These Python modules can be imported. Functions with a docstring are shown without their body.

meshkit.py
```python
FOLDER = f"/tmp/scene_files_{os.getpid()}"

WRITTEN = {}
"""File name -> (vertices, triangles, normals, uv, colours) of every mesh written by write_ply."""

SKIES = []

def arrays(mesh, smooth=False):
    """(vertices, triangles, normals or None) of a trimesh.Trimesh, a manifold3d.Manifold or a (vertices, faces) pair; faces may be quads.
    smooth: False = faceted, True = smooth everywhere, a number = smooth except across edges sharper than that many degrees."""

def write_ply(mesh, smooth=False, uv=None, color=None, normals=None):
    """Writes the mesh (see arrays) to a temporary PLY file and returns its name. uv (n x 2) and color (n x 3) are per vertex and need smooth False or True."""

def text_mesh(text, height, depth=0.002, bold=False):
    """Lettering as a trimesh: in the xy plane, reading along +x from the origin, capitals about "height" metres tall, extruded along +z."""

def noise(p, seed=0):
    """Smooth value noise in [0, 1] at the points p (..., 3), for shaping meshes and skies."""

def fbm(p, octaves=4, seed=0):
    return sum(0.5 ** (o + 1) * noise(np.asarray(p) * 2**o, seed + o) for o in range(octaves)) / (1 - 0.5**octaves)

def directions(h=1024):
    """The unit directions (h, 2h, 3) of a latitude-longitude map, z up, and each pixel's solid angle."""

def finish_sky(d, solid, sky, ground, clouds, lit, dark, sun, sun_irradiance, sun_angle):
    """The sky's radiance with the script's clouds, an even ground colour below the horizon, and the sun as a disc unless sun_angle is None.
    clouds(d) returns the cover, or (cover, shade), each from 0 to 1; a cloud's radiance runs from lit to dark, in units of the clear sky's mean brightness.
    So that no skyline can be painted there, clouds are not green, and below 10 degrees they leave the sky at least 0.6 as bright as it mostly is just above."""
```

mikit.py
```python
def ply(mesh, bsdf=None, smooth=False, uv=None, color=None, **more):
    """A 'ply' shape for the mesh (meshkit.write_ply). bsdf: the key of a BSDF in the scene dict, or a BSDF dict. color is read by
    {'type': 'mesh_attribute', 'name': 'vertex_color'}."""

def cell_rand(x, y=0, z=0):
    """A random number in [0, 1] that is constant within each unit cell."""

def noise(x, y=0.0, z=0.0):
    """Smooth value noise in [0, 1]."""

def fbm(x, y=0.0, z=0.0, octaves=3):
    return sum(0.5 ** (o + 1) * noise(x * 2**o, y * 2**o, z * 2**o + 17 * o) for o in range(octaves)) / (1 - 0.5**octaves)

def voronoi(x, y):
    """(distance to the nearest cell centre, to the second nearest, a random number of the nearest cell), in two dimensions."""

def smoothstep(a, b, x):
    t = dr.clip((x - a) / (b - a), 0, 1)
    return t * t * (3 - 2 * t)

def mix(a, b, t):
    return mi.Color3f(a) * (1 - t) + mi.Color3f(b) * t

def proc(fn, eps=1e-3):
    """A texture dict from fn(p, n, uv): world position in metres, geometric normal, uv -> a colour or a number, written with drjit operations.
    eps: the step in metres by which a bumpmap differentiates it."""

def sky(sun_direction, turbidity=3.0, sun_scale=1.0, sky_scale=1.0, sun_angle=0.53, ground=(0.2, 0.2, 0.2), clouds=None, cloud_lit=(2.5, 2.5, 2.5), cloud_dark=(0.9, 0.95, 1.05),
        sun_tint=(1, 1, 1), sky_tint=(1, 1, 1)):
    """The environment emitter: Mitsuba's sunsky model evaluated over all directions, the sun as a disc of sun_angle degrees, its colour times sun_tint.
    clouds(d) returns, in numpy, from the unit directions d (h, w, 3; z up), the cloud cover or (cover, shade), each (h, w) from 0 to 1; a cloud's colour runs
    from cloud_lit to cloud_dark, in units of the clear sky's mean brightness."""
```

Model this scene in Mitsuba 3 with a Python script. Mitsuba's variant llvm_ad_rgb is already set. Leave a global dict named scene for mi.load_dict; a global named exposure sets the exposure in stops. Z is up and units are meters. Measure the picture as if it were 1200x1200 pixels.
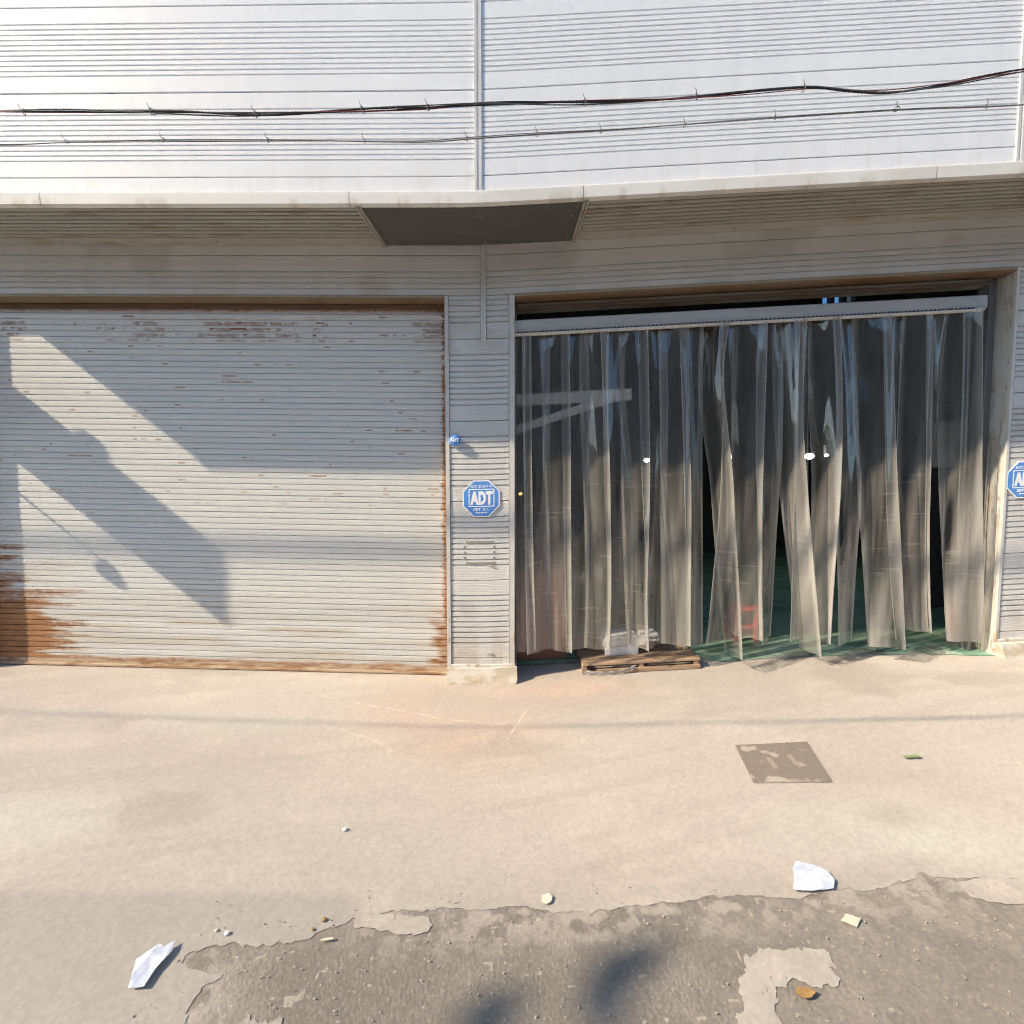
import math, random
import numpy as np, trimesh, shapely
from shapely.geometry import Polygon, LineString, box as sbox
from shapely.ops import unary_union
from shapely import affinity
import drjit as dr
import mitsuba as mi
import mikit, meshkit
from mikit import noise, fbm, smoothstep, mix, cell_rand, voronoi

T = mi.ScalarTransform4f
rng = random.Random(7)
nrg = np.random.default_rng(11)

# ------------------------------------------------------------------ camera, sky, exposure
PITCH = math.radians(3.6)
CAM_H = 2.1
SUN = (-2.77, -1.0, 2.2)
exposure = 2.33
scene, labels = {}, {}
scene['camera'] = {'type': 'perspective', 'fov': 90.0, 'fov_axis': 'x', 'near_clip': 0.05, 'far_clip': 2000.0,
                   'to_world': T().look_at(origin=[0, 0, CAM_H], target=[0, math.cos(PITCH), CAM_H - math.sin(PITCH)], up=[0, 0, 1])}
scene['daylight'] = mikit.sky(SUN, turbidity=3.0, sky_scale=1.45, sky_tint=(.97, 1.0, 1.02), sun_angle=.8, sun_tint=(0.97, 1.0, 1.02), ground=(0.25, 0.23, 0.2))

# ------------------------------------------------------------------ the lie of the street: the two bays meet in a dip at the middle pier
X0 = -0.3
def _soft(t, w=0.12): return w * np.logaddexp(0.0, t / w)
def rise(x):
    x = np.clip(x, -14.0, 14.0)
    return 0.0138 * _soft(-(x - X0)) + 0.053 * _soft(x - X0)
def setback(x):
    x = np.clip(x, -14.0, 14.0)
    return 0.03 * _soft(-(x - X0))
def lay(v):
    v = np.array(v, float)
    out = v.copy()
    out[:, 2] += rise(v[:, 0])
    out[:, 1] += setback(v[:, 0])
    return out
def pt(x, y, z): return lay([[x, y, z]])[0]
KINK = [X0 + d for d in (-0.5, -0.3, -0.18, -0.08, 0.0, 0.08, 0.18, 0.3, 0.5)]
def stations(x0, x1, step=None):
    s = [x0, x1] + [k for k in KINK if x0 + .01 < k < x1 - .01]
    if step:
        s += list(np.arange(x0 + step, x1 - step * .3, step))
    return sorted(set(s))

# ------------------------------------------------------------------ mesh collecting
class MB:
    def __init__(s): s.v, s.f, s.n = [], [], 0
    def add(s, v, f):
        v = np.asarray(v, float); f = np.asarray(f, int)
        if f.shape[1] == 4: f = np.vstack([f[:, [0, 1, 2]], f[:, [0, 2, 3]]])
        s.v.append(v); s.f.append(f + s.n); s.n += len(v); return s
    def mesh(s, m): return s.add(m.vertices, m.faces)
    def box(s, x0, x1, y0, y1, z0, z1, step=None, ch=0.0):
        """a box along x with chamfered long edges"""
        if ch > 0:
            p = [(y0 + ch, z0), (y1 - ch, z0), (y1, z0 + ch), (y1, z1 - ch), (y1 - ch, z1), (y0 + ch, z1), (y0, z1 - ch), (y0, z0 + ch)]
        else:
            p = [(y0, z0), (y1, z0), (y1, z1), (y0, z1)]
        return s.sweep(p, x0, x1, True, step)
    def sweep(s, prof, x0, x1, closed=False, step=None, jit=None):
        """profile of (y, z) swept along x"""
        st = stations(x0, x1, step); p = np.array(prof, float); m = len(p)
        V = []
        for i, x in enumerate(st):
            q = p.copy()
            if jit is not None: q = q + jit(x)
            V.append(np.column_stack([np.full(m, x), q]))
        F = []
        k = m if closed else m - 1
        for i in range(len(st) - 1):
            for j in range(k):
                a, b = i * m + j, i * m + (j + 1) % m
                F.append((a, b, b + m, a + m))
        s.add(np.vstack(V), F)
        if closed:
            poly = Polygon(p)
            if poly.is_valid:
                tv, tf = trimesh.creation.triangulate_polygon(poly, engine='earcut')
                for x, fl in ((st[0], False), (st[-1], True)):
                    s.add(np.column_stack([np.full(len(tv), x), tv]), tf[:, ::-1] if fl else tf)
        return s
    def tube(s, pts, r, n=8, cap=True):
        pts = np.asarray(pts, float); r = np.broadcast_to(r, len(pts))
        tang = np.gradient(pts, axis=0); tang /= np.linalg.norm(tang, axis=1, keepdims=True) + 1e-12
        up = np.array([0, 0, 1.0]) if abs(tang[0][2]) < .9 else np.array([1.0, 0, 0])
        V = []
        for p, t, q in zip(pts, tang, r):
            a = np.cross(t, up); a /= np.linalg.norm(a) + 1e-12
            b = np.cross(a, t); up = b
            for k in range(n):
                w = 2 * math.pi * k / n
                V.append(p + q * (math.cos(w) * a + math.sin(w) * b))
        F = []
        for i in range(len(pts) - 1):
            for k in range(n):
                a0, a1 = i * n + k, i * n + (k + 1) % n
                F.append((a0, a1, a1 + n, a0 + n))
        base = len(V)
        s.add(V, F)
        if cap:
            for o, i in ((0, 0), ((len(pts) - 1) * n, -1)):
                s.add(np.vstack([np.array(V[o:o + n]), [pts[i]]]), [(k, (k + 1) % n, n) for k in range(n)])
        return s
    def plate(s, poly, z0, z1, to=None):
        """polygon in a plane extruded z0..z1; to(v) maps (u, v, w) to metres"""
        for g in getattr(poly, 'geoms', [poly]):
            if g.area < 1e-9: continue
            m = trimesh.creation.extrude_polygon(g, z1 - z0, engine='earcut')
            v = np.array(m.vertices); v[:, 2] += z0
            s.add(to(v) if to else v, m.faces)
        return s
    def sheet(s, poly, z, step=0.25):
        """a polygon on the ground, cut at x stations so that it follows the street"""
        x0, y0, x1, y1 = poly.bounds
        xs = sorted(set([x0, x1] + list(np.arange(math.floor(x0 / step) * step, x1, step)) + [k for k in KINK if x0 < k < x1]))
        for a, b in zip(xs[:-1], xs[1:]):
            if b - a < 1e-6: continue
            c = poly.intersection(sbox(max(a, x0), y0 - 1, min(b, x1), y1 + 1))
            for g in getattr(c, 'geoms', [c]):
                if g.geom_type != 'Polygon' or g.area < 1e-8: continue
                tv, tf = trimesh.creation.triangulate_polygon(g, engine='earcut')
                if len(tf): s.add(np.column_stack([tv, np.full(len(tv), z)]), tf)
        return s
    def build(s, key, bsdf, smooth=False, bent=True, numbered=True, uv=None):
        if numbered: key = number(key)
        v = np.vstack(s.v); f = np.vstack(s.f)
        if bent: v = lay(v)
        scene[key] = mikit.ply((v, f), bsdf, smooth=smooth, uv=uv)
        return key

def number(key):
    if key not in scene and key not in labels: return key
    i = 1
    while f'{key}_{i:03d}' in scene or f'{key}_{i:03d}' in labels: i += 1
    return f'{key}_{i:03d}'
def thing(name, label, cat, group=None):
    key = number(name); labels[key] = {'label': label, 'category': cat}
    if group: labels[key]['group'] = group
    return key
def struct(key, label, kind='structure'):
    labels[key] = {'label': label, 'kind': kind}

# ------------------------------------------------------------------ materials
def two(b): return {'type': 'twosided', 'bsdf': b}
def pr(fn, rough=0.6, spec=0.5, metallic=0.0, **k):
    c = mikit.proc(fn) if callable(fn) else {'type': 'rgb', 'value': list(fn)}
    r = mikit.proc(rough) if callable(rough) else rough
    return {'type': 'principled', 'base_color': c, 'roughness': r, 'specular': spec, 'metallic': metallic, **k}
def bump(b, fn, scale, eps=1e-3): return {'type': 'bumpmap', 'arbitrary': mikit.proc(fn, eps), 'scale': scale, 'bsdf': b}
def spx(t, w=0.12):  # softplus for drjit
    return dr.select(t > 2, t, w * dr.log(1 + dr.exp(dr.minimum(t, 2.5) / w)))
def base_z(p):   # height above the street at the same place
    return p.z - 0.0138 * spx(-(p.x - X0)) - 0.053 * spx(p.x - X0)

C3 = mi.Color3f
def clad_col(p, n, uv):
    z = base_z(p)
    streak = fbm(p.x * 7, z * .35, 3.0, 3)
    blot = fbm(p.x * .7, z * 1.1, p.y, 3)
    c = mix(C3(.60, .60, .595), C3(.545, .545, .535), smoothstep(.35, .75, streak) * .7 + blot * .3)
    low = smoothstep(.75, .1, z + .35 * (blot - .5))
    c = mix(c, C3(.42, .37, .30), low * (.35 + .5 * smoothstep(.4, .6, streak)) * .7)
    grime = smoothstep(.60, .72, fbm(p.x * 2.2, z * 2.6, 9.0, 4))
    return mix(c, C3(.40, .38, .34), grime * .35)
def upper_col(p, n, uv):
    z = base_z(p)
    streak = fbm(p.x * 9, z * .4, 1.0, 3)
    drip = smoothstep(.58, .75, fbm(p.x * 16, z * .5, 5.0, 3)) * smoothstep(4.9, 4.42, z)
    c = mix(C3(.74, .755, .775), C3(.69, .705, .725), streak)
    return mix(c, C3(.60, .57, .52), drip * .2)
def fascia_col(p, n, uv):
    z = base_z(p)
    s = fbm(p.x * 9, z * 3, 2.0, 3); b = fbm(p.x * 1.1, 0, 4.0, 3)
    c = mix(C3(.66, .655, .63), C3(.58, .56, .52), smoothstep(.35, .7, b))
    return mix(c, C3(.40, .35, .28), smoothstep(.55, .75, s) * smoothstep(4.42, 4.33, z) * .45)
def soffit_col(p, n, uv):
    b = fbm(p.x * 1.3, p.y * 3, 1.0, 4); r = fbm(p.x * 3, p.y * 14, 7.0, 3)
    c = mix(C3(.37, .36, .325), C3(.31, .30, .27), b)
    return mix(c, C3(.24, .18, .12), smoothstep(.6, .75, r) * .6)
def dark_soffit_col(p, n, uv):
    return mix(C3(.085, .085, .08), C3(.11, .108, .10), fbm(p.x * 3, p.y * 9, 0.0, 3))
def trim_col(p, n, uv):
    z = base_z(p)
    c = mix(C3(.62, .62, .61), C3(.52, .50, .46), fbm(p.x * 5, z * 6, 2.0, 3))
    return mix(c, C3(.36, .22, .12), smoothstep(.6, .72, fbm(p.x * 20, z * 9, 8.0, 4)) * smoothstep(1.3, .1, z) * .7)
def pipe_col(p, n, uv):
    return mix(C3(.66, .66, .66), C3(.52, .51, .48), fbm(p.x * 6, p.z * 3, 2.0, 3))

PITCH_S = 0.0607
def rust(p, z):
    """rust cover of the roller door"""
    row = dr.floor(z / PITCH_S)
    rr = cell_rand(row, 3)
    ragged = fbm(p.x * 3.0, z * 26, 2.0, 4) - .5
    fine = fbm(p.x * 22, z * 60, 5.0, 4)
    left = smoothstep(-4.85, -5.22, p.x + .55 * (rr - .62) + .9 * ragged) * smoothstep(1.15, .45, z + .4 * (rr - .5))
    left = dr.maximum(left, smoothstep(-5.15, -5.35, p.x + .4 * (rr - .5) + .3 * ragged) * smoothstep(1.6, 1.2, z) * smoothstep(.25, .6, rr))
    right = smoothstep(-.755, -.705, p.x + .03 * (rr - .5)) * smoothstep(3.7, 2.4, z)
    right = dr.maximum(right, smoothstep(-.90, -.78, p.x + .16 * (rr - .4)) * smoothstep(.75, .5, z + .2 * (rr - .5)))
    edge = smoothstep(-.74, -.71, p.x) * smoothstep(.3, .55, fine)
    foot = smoothstep(.15, .08, z + .06 * ragged)
    top = .8 * smoothstep(.61, .74, .62 * fbm(p.x * 2.6, 3.0, 8.0, 2) + .48 * fbm(p.x * 17, row * 3.7, 8.0, 3) + .30 * (fine - .5)) * smoothstep(.15, .6, (z / PITCH_S - row)) * smoothstep(3.48, 3.52, z) * smoothstep(3.76, 3.70, z) * .75
    top = dr.maximum(top, smoothstep(3.77, 3.83, z) * .85)
    spots = .8 * smoothstep(.73, .79, fbm(p.x * 6, row * 5.1, 11.0, 3)) * smoothstep(.5, .75, z - row * PITCH_S > PITCH_S * .7) * .9
    spots = spots * smoothstep(1.4, 2.2, z)
    m = dr.maximum(dr.maximum(left, right), dr.maximum(foot, dr.maximum(top, edge)))
    solid = smoothstep(-4.9, -5.3, p.x) * smoothstep(.9, .5, z) * .8
    return dr.clip(m * (.35 + 1.1 * fine + solid) + spots, 0, 1)
def shutter_col(p, n, uv):
    z = base_z(p)
    row = dr.floor(z / PITCH_S); t = cell_rand(row, 9)
    lowrow = smoothstep(1.0, .5, z)
    c = mix(C3(.625, .63, .615), C3(.575, .58, .57), fbm(p.x * .8, row * 1.7, 1.0, 3))
    c = c * (1 - .10 * (t - .3) * lowrow)
    c = mix(c, C3(.46, .40, .31), lowrow * smoothstep(.4, .7, fbm(p.x * .9, row * 2.3, 6.0, 3)) * .55)
    r = rust(p, z)
    rc = mix(C3(.40, .21, .10), C3(.21, .10, .05), fbm(p.x * 6, z * 30, 4.0, 4))
    rc = mix(rc, C3(.20, .085, .045), smoothstep(3.4, 3.6, z))
    return mix(c, rc, r)
def shutter_rough(p, n, uv): return .42 + .4 * rust(p, base_z(p))
def rustbar_col(p, n, uv):
    k = fbm(p.x * 6, p.z * 40, 1.0, 4)
    return mix(C3(.45, .35, .25), C3(.30, .18, .11), smoothstep(.40, .72, k))
def lintel_col(p, n, uv):
    z = base_z(p)
    k = fbm(p.x * 3, z * 30, 2.0, 4)
    return mix(mix(C3(.42, .39, .31), C3(.34, .26, .16), k), C3(.16, .10, .06), smoothstep(3.905, 3.888, z + .012 * (k - .5)) * .85 + .15 * smoothstep(.5, .7, k))
def housing_col(p, n, uv):
    z = base_z(p)
    k = fbm(p.x * 1.6, z * 26, 6.0, 4)
    return mix(C3(.27, .245, .215), C3(.20, .125, .08), smoothstep(.45, .7, k))
def rail_col(p, n, uv):
    return mix(C3(.42, .43, .44), C3(.34, .33, .32), fbm(p.x * 2, p.z * 20, 1.0, 3))
def darksteel_col(p, n, uv):
    z = base_z(p)
    return mix(C3(.16, .165, .17), C3(.20, .14, .09), smoothstep(.5, .7, fbm(p.x * 9, z * 4, 3.0, 4)) * smoothstep(1.6, .2, z))
def jamb_col(p, n, uv):
    z = base_z(p)
    s = fbm(p.y * 16, z * 3.2, 2.0, 4)
    c = mix(C3(.54, .53, .505), C3(.46, .42, .37), smoothstep(.42, .70, s))
    return mix(c, C3(.34, .28, .22), .7 * smoothstep(.62, .72, fbm(p.y * 30, z * 8, 9.0, 3)))
def concrete_plinth(p, n, uv):
    k = fbm(p.x * 9, p.y * 9, p.z * 14, 4)
    c = mix(C3(.50, .44, .35), C3(.58, .55, .49), smoothstep(.4, .6, k))
    return mix(c, C3(.40, .32, .20), smoothstep(.6, .7, fbm(p.x * 5, p.y * 5, p.z * 5 + 3, 3)) * .6)

def seg_mask(x, y, a, b, w):
    ax, ay = a; bx, by = b
    dx, dy = bx - ax, by - ay
    t = dr.clip(((x - ax) * dx + (y - ay) * dy) / (dx * dx + dy * dy), 0, 1)
    d = dr.sqrt(dr.square(x - ax - t * dx) + dr.square(y - ay - t * dy))
    return smoothstep(w, w * .3, d)
SCRATCH = [((-1.451, 4.152), (-1.15, 4.02)), ((-1.15, 4.02), (-.93, 3.83)), ((-1.45, 4.66), (-.72, 4.42)), ((-.718, 4.397), (.146, 4.20)), ((-.035, 4.0), (.13, 4.5))]
def apron_col(p, n, uv):
    x, y = p.x, p.y
    big = fbm(x * .45, y * .8, 1.0, 4); mid = fbm(x * 1.7, y * 2.6, 5.0, 4)
    fine = noise(x * 55, y * 55, 2.0); grit = noise(x * 140, y * 140, 6.0)
    c = mix(C3(.440, .402, .366), C3(.385, .348, .315), smoothstep(.3, .7, big))
    c = mix(c, C3(.48, .44, .39), smoothstep(.5, .75, mid) * .5)
    # pale greenish-white dusty patches and a pinkish one by the pier
    def blob(cx, cy, rx, ry): return dr.exp(-(dr.square((x - cx) / rx) + dr.square((y - cy) / ry)))
    pale = blob(-2.9, 3.0, .7, .28) + .8 * blob(1.9, 2.85, .55, .22) + .6 * blob(2.3, 2.6, .6, .2) + .5 * blob(-2.2, 4.2, .8, .25)
    c = mix(c, C3(.485, .48, .43), dr.clip(pale * (.3 + 1.0 * mid), 0, 1) * .75)
    pink = blob(-.2, 4.0, .6, .45) + blob(.5, 4.9, .7, .3) + .7 * blob(-1.0, 4.5, .5, .5)
    c = mix(c, C3(.47, .36, .30), dr.clip(pink * (.5 + .9 * mid), 0, 1) * .8)
    dust = blob(-.3, 4.65, .9, .18) * .9
    c = mix(c, C3(.35, .31, .27), dr.clip(dust * (.3 + mid), 0, 1) * .5)
    # worn dark dips along the front and faint tyre drags
    drag = smoothstep(.52, .72, fbm(x * .6 + y * .8, (y - .25 * x) * 7, 3.0, 3))
    c = mix(c, C3(.34, .30, .265), drag * .22)
    # damp band towards the road on the left
    damp = smoothstep(2.50, 2.40, y + .05 * (mid - .5)) * smoothstep(-.55, -.9, x)
    c = mix(c, C3(.335, .312, .285), damp * .85)
    wear = smoothstep(2.62, 2.34, y + .14 * (mid - .5)) * smoothstep(-1.0, -.5, x) * smoothstep(.35, .65, fbm(x * 9, y * 9, 2.0, 4))
    c = mix(c, C3(.34, .31, .28), wear * .55)
    oil = smoothstep(.62, .78, fbm(x * .9, y * 1.3, 21.0, 4))
    c = mix(c, C3(.31, .275, .24), oil * .45)
    c = c * (.90 + .14 * fine + .09 * grit)
    m = mi.Float(0)
    for a, b in SCRATCH: m = dr.maximum(m, seg_mask(x, y, a, b, .012))
    m = m * smoothstep(.3, .6, fbm(x * 14, y * 14, 3.0, 3))
    c = mix(c, C3(.58, .52, .42), m * .8)
    speck = smoothstep(.80, .88, noise(x * 26, y * 26, 12.0)) * smoothstep(.5, .7, noise(x * 3, y * 3, 2.0))
    return mix(c, C3(.30, .25, .21), speck * .10)
def apron_h(p, n, uv):
    return fbm(p.x * 60, p.y * 60, 1.0, 3) + 1.2 * fbm(p.x * 9, p.y * 9, 4.0, 2)
def road_col(p, n, uv):
    x, y = p.x, p.y
    big = fbm(x * .8, y * 1.4, 3.0, 4); g = noise(x * 75, y * 75, 1.0); g2 = noise(x * 150, y * 150, 7.0)
    d1, d2, w = voronoi(x * 60, y * 60)
    c = mix(C3(.235, .212, .186), C3(.197, .178, .157), smoothstep(.3, .7, big))
    c = mix(c, C3(.295, .268, .235), smoothstep(.5, .8, fbm(x * 2.6, y * 3.2, 8.0, 4)) * .55)
    stone = smoothstep(.45, .25, d1) * smoothstep(.6, .95, w)
    c = mix(c, C3(.35, .32, .28), stone * .3)
    pebble = smoothstep(.90, .95, noise(x * 34, y * 34, 5.0))
    c = mix(c, C3(.46, .42, .36), pebble * .5)
    fringe = smoothstep(2.05, 2.38, y + .10 * (big - .5)) * smoothstep(-.9, -.5, x) + smoothstep(-.95, -1.3, x + .5 * (y - 1.9))
    c = mix(c, C3(.40, .365, .33), dr.clip(fringe, 0, 1) * smoothstep(.40, .68, fbm(x * 16, y * 16, 6.0, 4)) * .7)
    return c * (.86 + .20 * g + .08 * g2)
def road_h(p, n, uv):
    d1, d2, w = voronoi(p.x * 60, p.y * 60)
    return .7 * (1 - d1) + .5 * noise(p.x * 140, p.y * 140, 3.0)
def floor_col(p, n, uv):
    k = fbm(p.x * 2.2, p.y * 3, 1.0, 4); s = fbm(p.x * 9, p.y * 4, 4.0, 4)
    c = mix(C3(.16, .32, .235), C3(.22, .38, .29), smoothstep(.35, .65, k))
    c = mix(c, C3(.38, .50, .40), smoothstep(.38, .62, s) * smoothstep(6.6, 5.5, p.y) * .85)  # paler towards the threshold: sunlight painted into the worn green
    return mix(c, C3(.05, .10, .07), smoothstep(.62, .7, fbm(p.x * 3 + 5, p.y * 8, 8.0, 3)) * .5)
def dust_col(p, n, uv):
    k = fbm(p.x * 30, p.z * 3, 1.0, 3)
    return mix(C3(.61, .59, .555), C3(.49, .475, .45), k)
def dust_and_highlight(p, n, uv):
    z = base_z(p)
    k = fbm(p.x * 11, z * .8, 5.0, 3); scuff = smoothstep(.66, .8, fbm(p.x * 5, z * 70, 3.0, 3)) * smoothstep(.45, .65, fbm(p.x * 2.3, z * 3, 8.0, 2))
    low = smoothstep(2.7, .9, z)
    lr = .55 + .5 * smoothstep(.6, 2.6, p.x)
    rim = smoothstep(.30, .47, dr.abs(uv.x - .5) + .06 * (k - .5))  # scuffed edges, raised to paint in the bright overlap highlights
    return dr.clip(.095 + .10 * (k - .5) + rim * (.19 + .22 * low) + low * lr * (.12 + .95 * (k - .43)) + .16 * scuff * (.3 + low), .02, .8)
def wood_col(p, n, uv):
    k = fbm(p.x * 3, p.y * 40, p.z * 60, 4)
    return mix(C3(.40, .285, .20), C3(.27, .18, .12), smoothstep(.3, .7, k))
def card_col(p, n, uv):
    return mix(C3(.42, .20, .14), C3(.34, .16, .11), fbm(p.x * 3, p.y * 3, p.z * 2, 3))
def cover_col(p, n, uv):
    k = fbm(p.x * 9, p.y * 9, 3.0, 4)
    dirt = smoothstep(.62, .78, k + .45 * smoothstep(3.46, 3.25, p.y) * smoothstep(1.98, 1.75, p.x))
    return mix(C3(.22, .19, .165), C3(.42, .375, .32), dirt * .9) * (.9 + .2 * noise(p.x * 90, p.y * 90, 1.0))
def paper_col(p, n, uv):
    return mix(C3(.60, .64, .73), C3(.45, .50, .62), smoothstep(.45, .7, fbm(p.x * 26, p.y * 26, 4.0, 4)))

M = {
 'cladding': two(pr(clad_col, .55, .4)),
 'upper_clad': two(pr(upper_col, .45, .45)),
 'fascia': two(pr(fascia_col, .55, .4)),
 'soffit_paint': two(pr(soffit_col, .65, .3)),
 'soffit_dark': two(pr(dark_soffit_col, .6, .3)),
 'trim_paint': two(pr(trim_col, .5, .45)),
 'pipe_paint': two(pr(pipe_col, .5, .45)),
 'shutter_paint': two(pr(shutter_col, shutter_rough, .4)),
 'rust_steel': two(pr(rustbar_col, .8, .2)),
 'lintel_paint': two(pr(lintel_col, .7, .3)),
 'housing_steel': two(pr(housing_col, .7, .3)),
 'rail_steel': two(pr(rail_col, .45, .5)),
 'dark_steel': two(pr(darksteel_col, .55, .4)),
 'jamb_paint': two(pr(jamb_col, .7, .3)),
 'plinth_concrete': two(bump(pr(concrete_plinth, .9, .2), lambda p, n, uv: fbm(p.x * 40, p.y * 40, p.z * 40, 3), .012)),
 'apron_concrete': two(bump(pr(apron_col, .9, .2), apron_h, .002)),
 'road_asphalt': two(bump(pr(road_col, .9, .2), road_h, .003)),
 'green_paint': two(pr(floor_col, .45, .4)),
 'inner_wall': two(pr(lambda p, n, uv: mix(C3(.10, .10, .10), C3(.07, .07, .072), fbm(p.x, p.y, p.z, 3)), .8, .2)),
 'core_dark': two(pr((.06, .06, .06), .9, .1)),
 'white_steel': two(pr((.55, .55, .53), .5, .4)),
 'pvc_strip': {'type': 'blendbsdf', 'weight': mikit.proc(dust_and_highlight),
               'a': {'type': 'thindielectric', 'int_ior': 1.53, 'specular_transmittance': {'type': 'rgb', 'value': [.90, .90, .89]}},
               'b': {'type': 'principledthin', 'base_color': mikit.proc(dust_col), 'roughness': .55, 'diff_trans': .5, 'spec_trans': 0.0}},
 'wood': two(pr(wood_col, .8, .2)),
 'carton': two(pr(card_col, .85, .2)),
 'pvc_edge': {'type': 'principledthin', 'base_color': {'type': 'rgb', 'value': [.66, .65, .62]}, 'roughness': .3, 'diff_trans': .9, 'spec_trans': .35},
 'blue_paint': two(pr((.10, .27, .68), .35, .5)),
 'white_paint': two(pr((.82, .83, .85), .4, .5)),
 'cable_black': two(pr((.025, .025, .027), .5, .4)),
 'cable_grey': two(pr((.11, .11, .115), .5, .4)),
 'cable_pale': two(pr((.22, .22, .225), .5, .4)),
 'cable_red': two(pr((.22, .05, .05), .5, .4)),
 'tie_plastic': two(pr((.22, .22, .21), .5, .4)),
 'cover_steel': two(bump(pr(cover_col, .75, .3), lambda p, n, uv: fbm(p.x * 60, p.y * 60, 2.0, 3), .003)),
 'paper': two(pr(paper_col, .8, .2)),
 'grit_stone': two(pr((.40, .36, .31), .9, .2)),
 'dark_rust': two(pr(lambda p, n, uv: mix(C3(.20, .13, .085), C3(.10, .06, .04), fbm(p.x * 4, p.y * 20, p.z * 40, 4)), .8, .2)),
 'cream': two(pr((.58, .54, .44), .8, .2)),
 'leaf_green': two(pr((.24, .31, .13), .7, .2)),
 'leaf_orange': two(pr((.33, .20, .085), .7, .2)),
 'red_plastic': two(pr((.60, .05, .04), .4, .5)),
 'black_rubber': two(pr((.03, .03, .03), .6, .3)),
 'white_wrap': two(pr((.75, .76, .77), .3, .5)),
 'grey_wrap': two(pr((.50, .48, .45), .4, .4)),
 'screw_steel': two(pr((.35, .34, .32), .4, .5, .6)),
 'residue': two(pr((.30, .27, .22), .8, .2)),
 'brown_stain': two(pr((.30, .14, .05), .8, .2)),
 'blue_pane': {'type': 'thindielectric', 'int_ior': 1.5, 'specular_transmittance': {'type': 'rgb', 'value': [.5, .62, .7]}},
 'opposite_wall': two(pr(lambda p, n, uv: mix(C3(.40, .38, .35), C3(.33, .31, .29), fbm(p.x, p.z, 1.0, 3)), .8, .2)),
 'opposite_glass': two(pr((.05, .07, .09), .08, .8)),
 'lamp_post': two(pr((.30, .31, .32), .5, .4, .3)),
}
for k, v in M.items(): scene[k] = v

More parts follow.
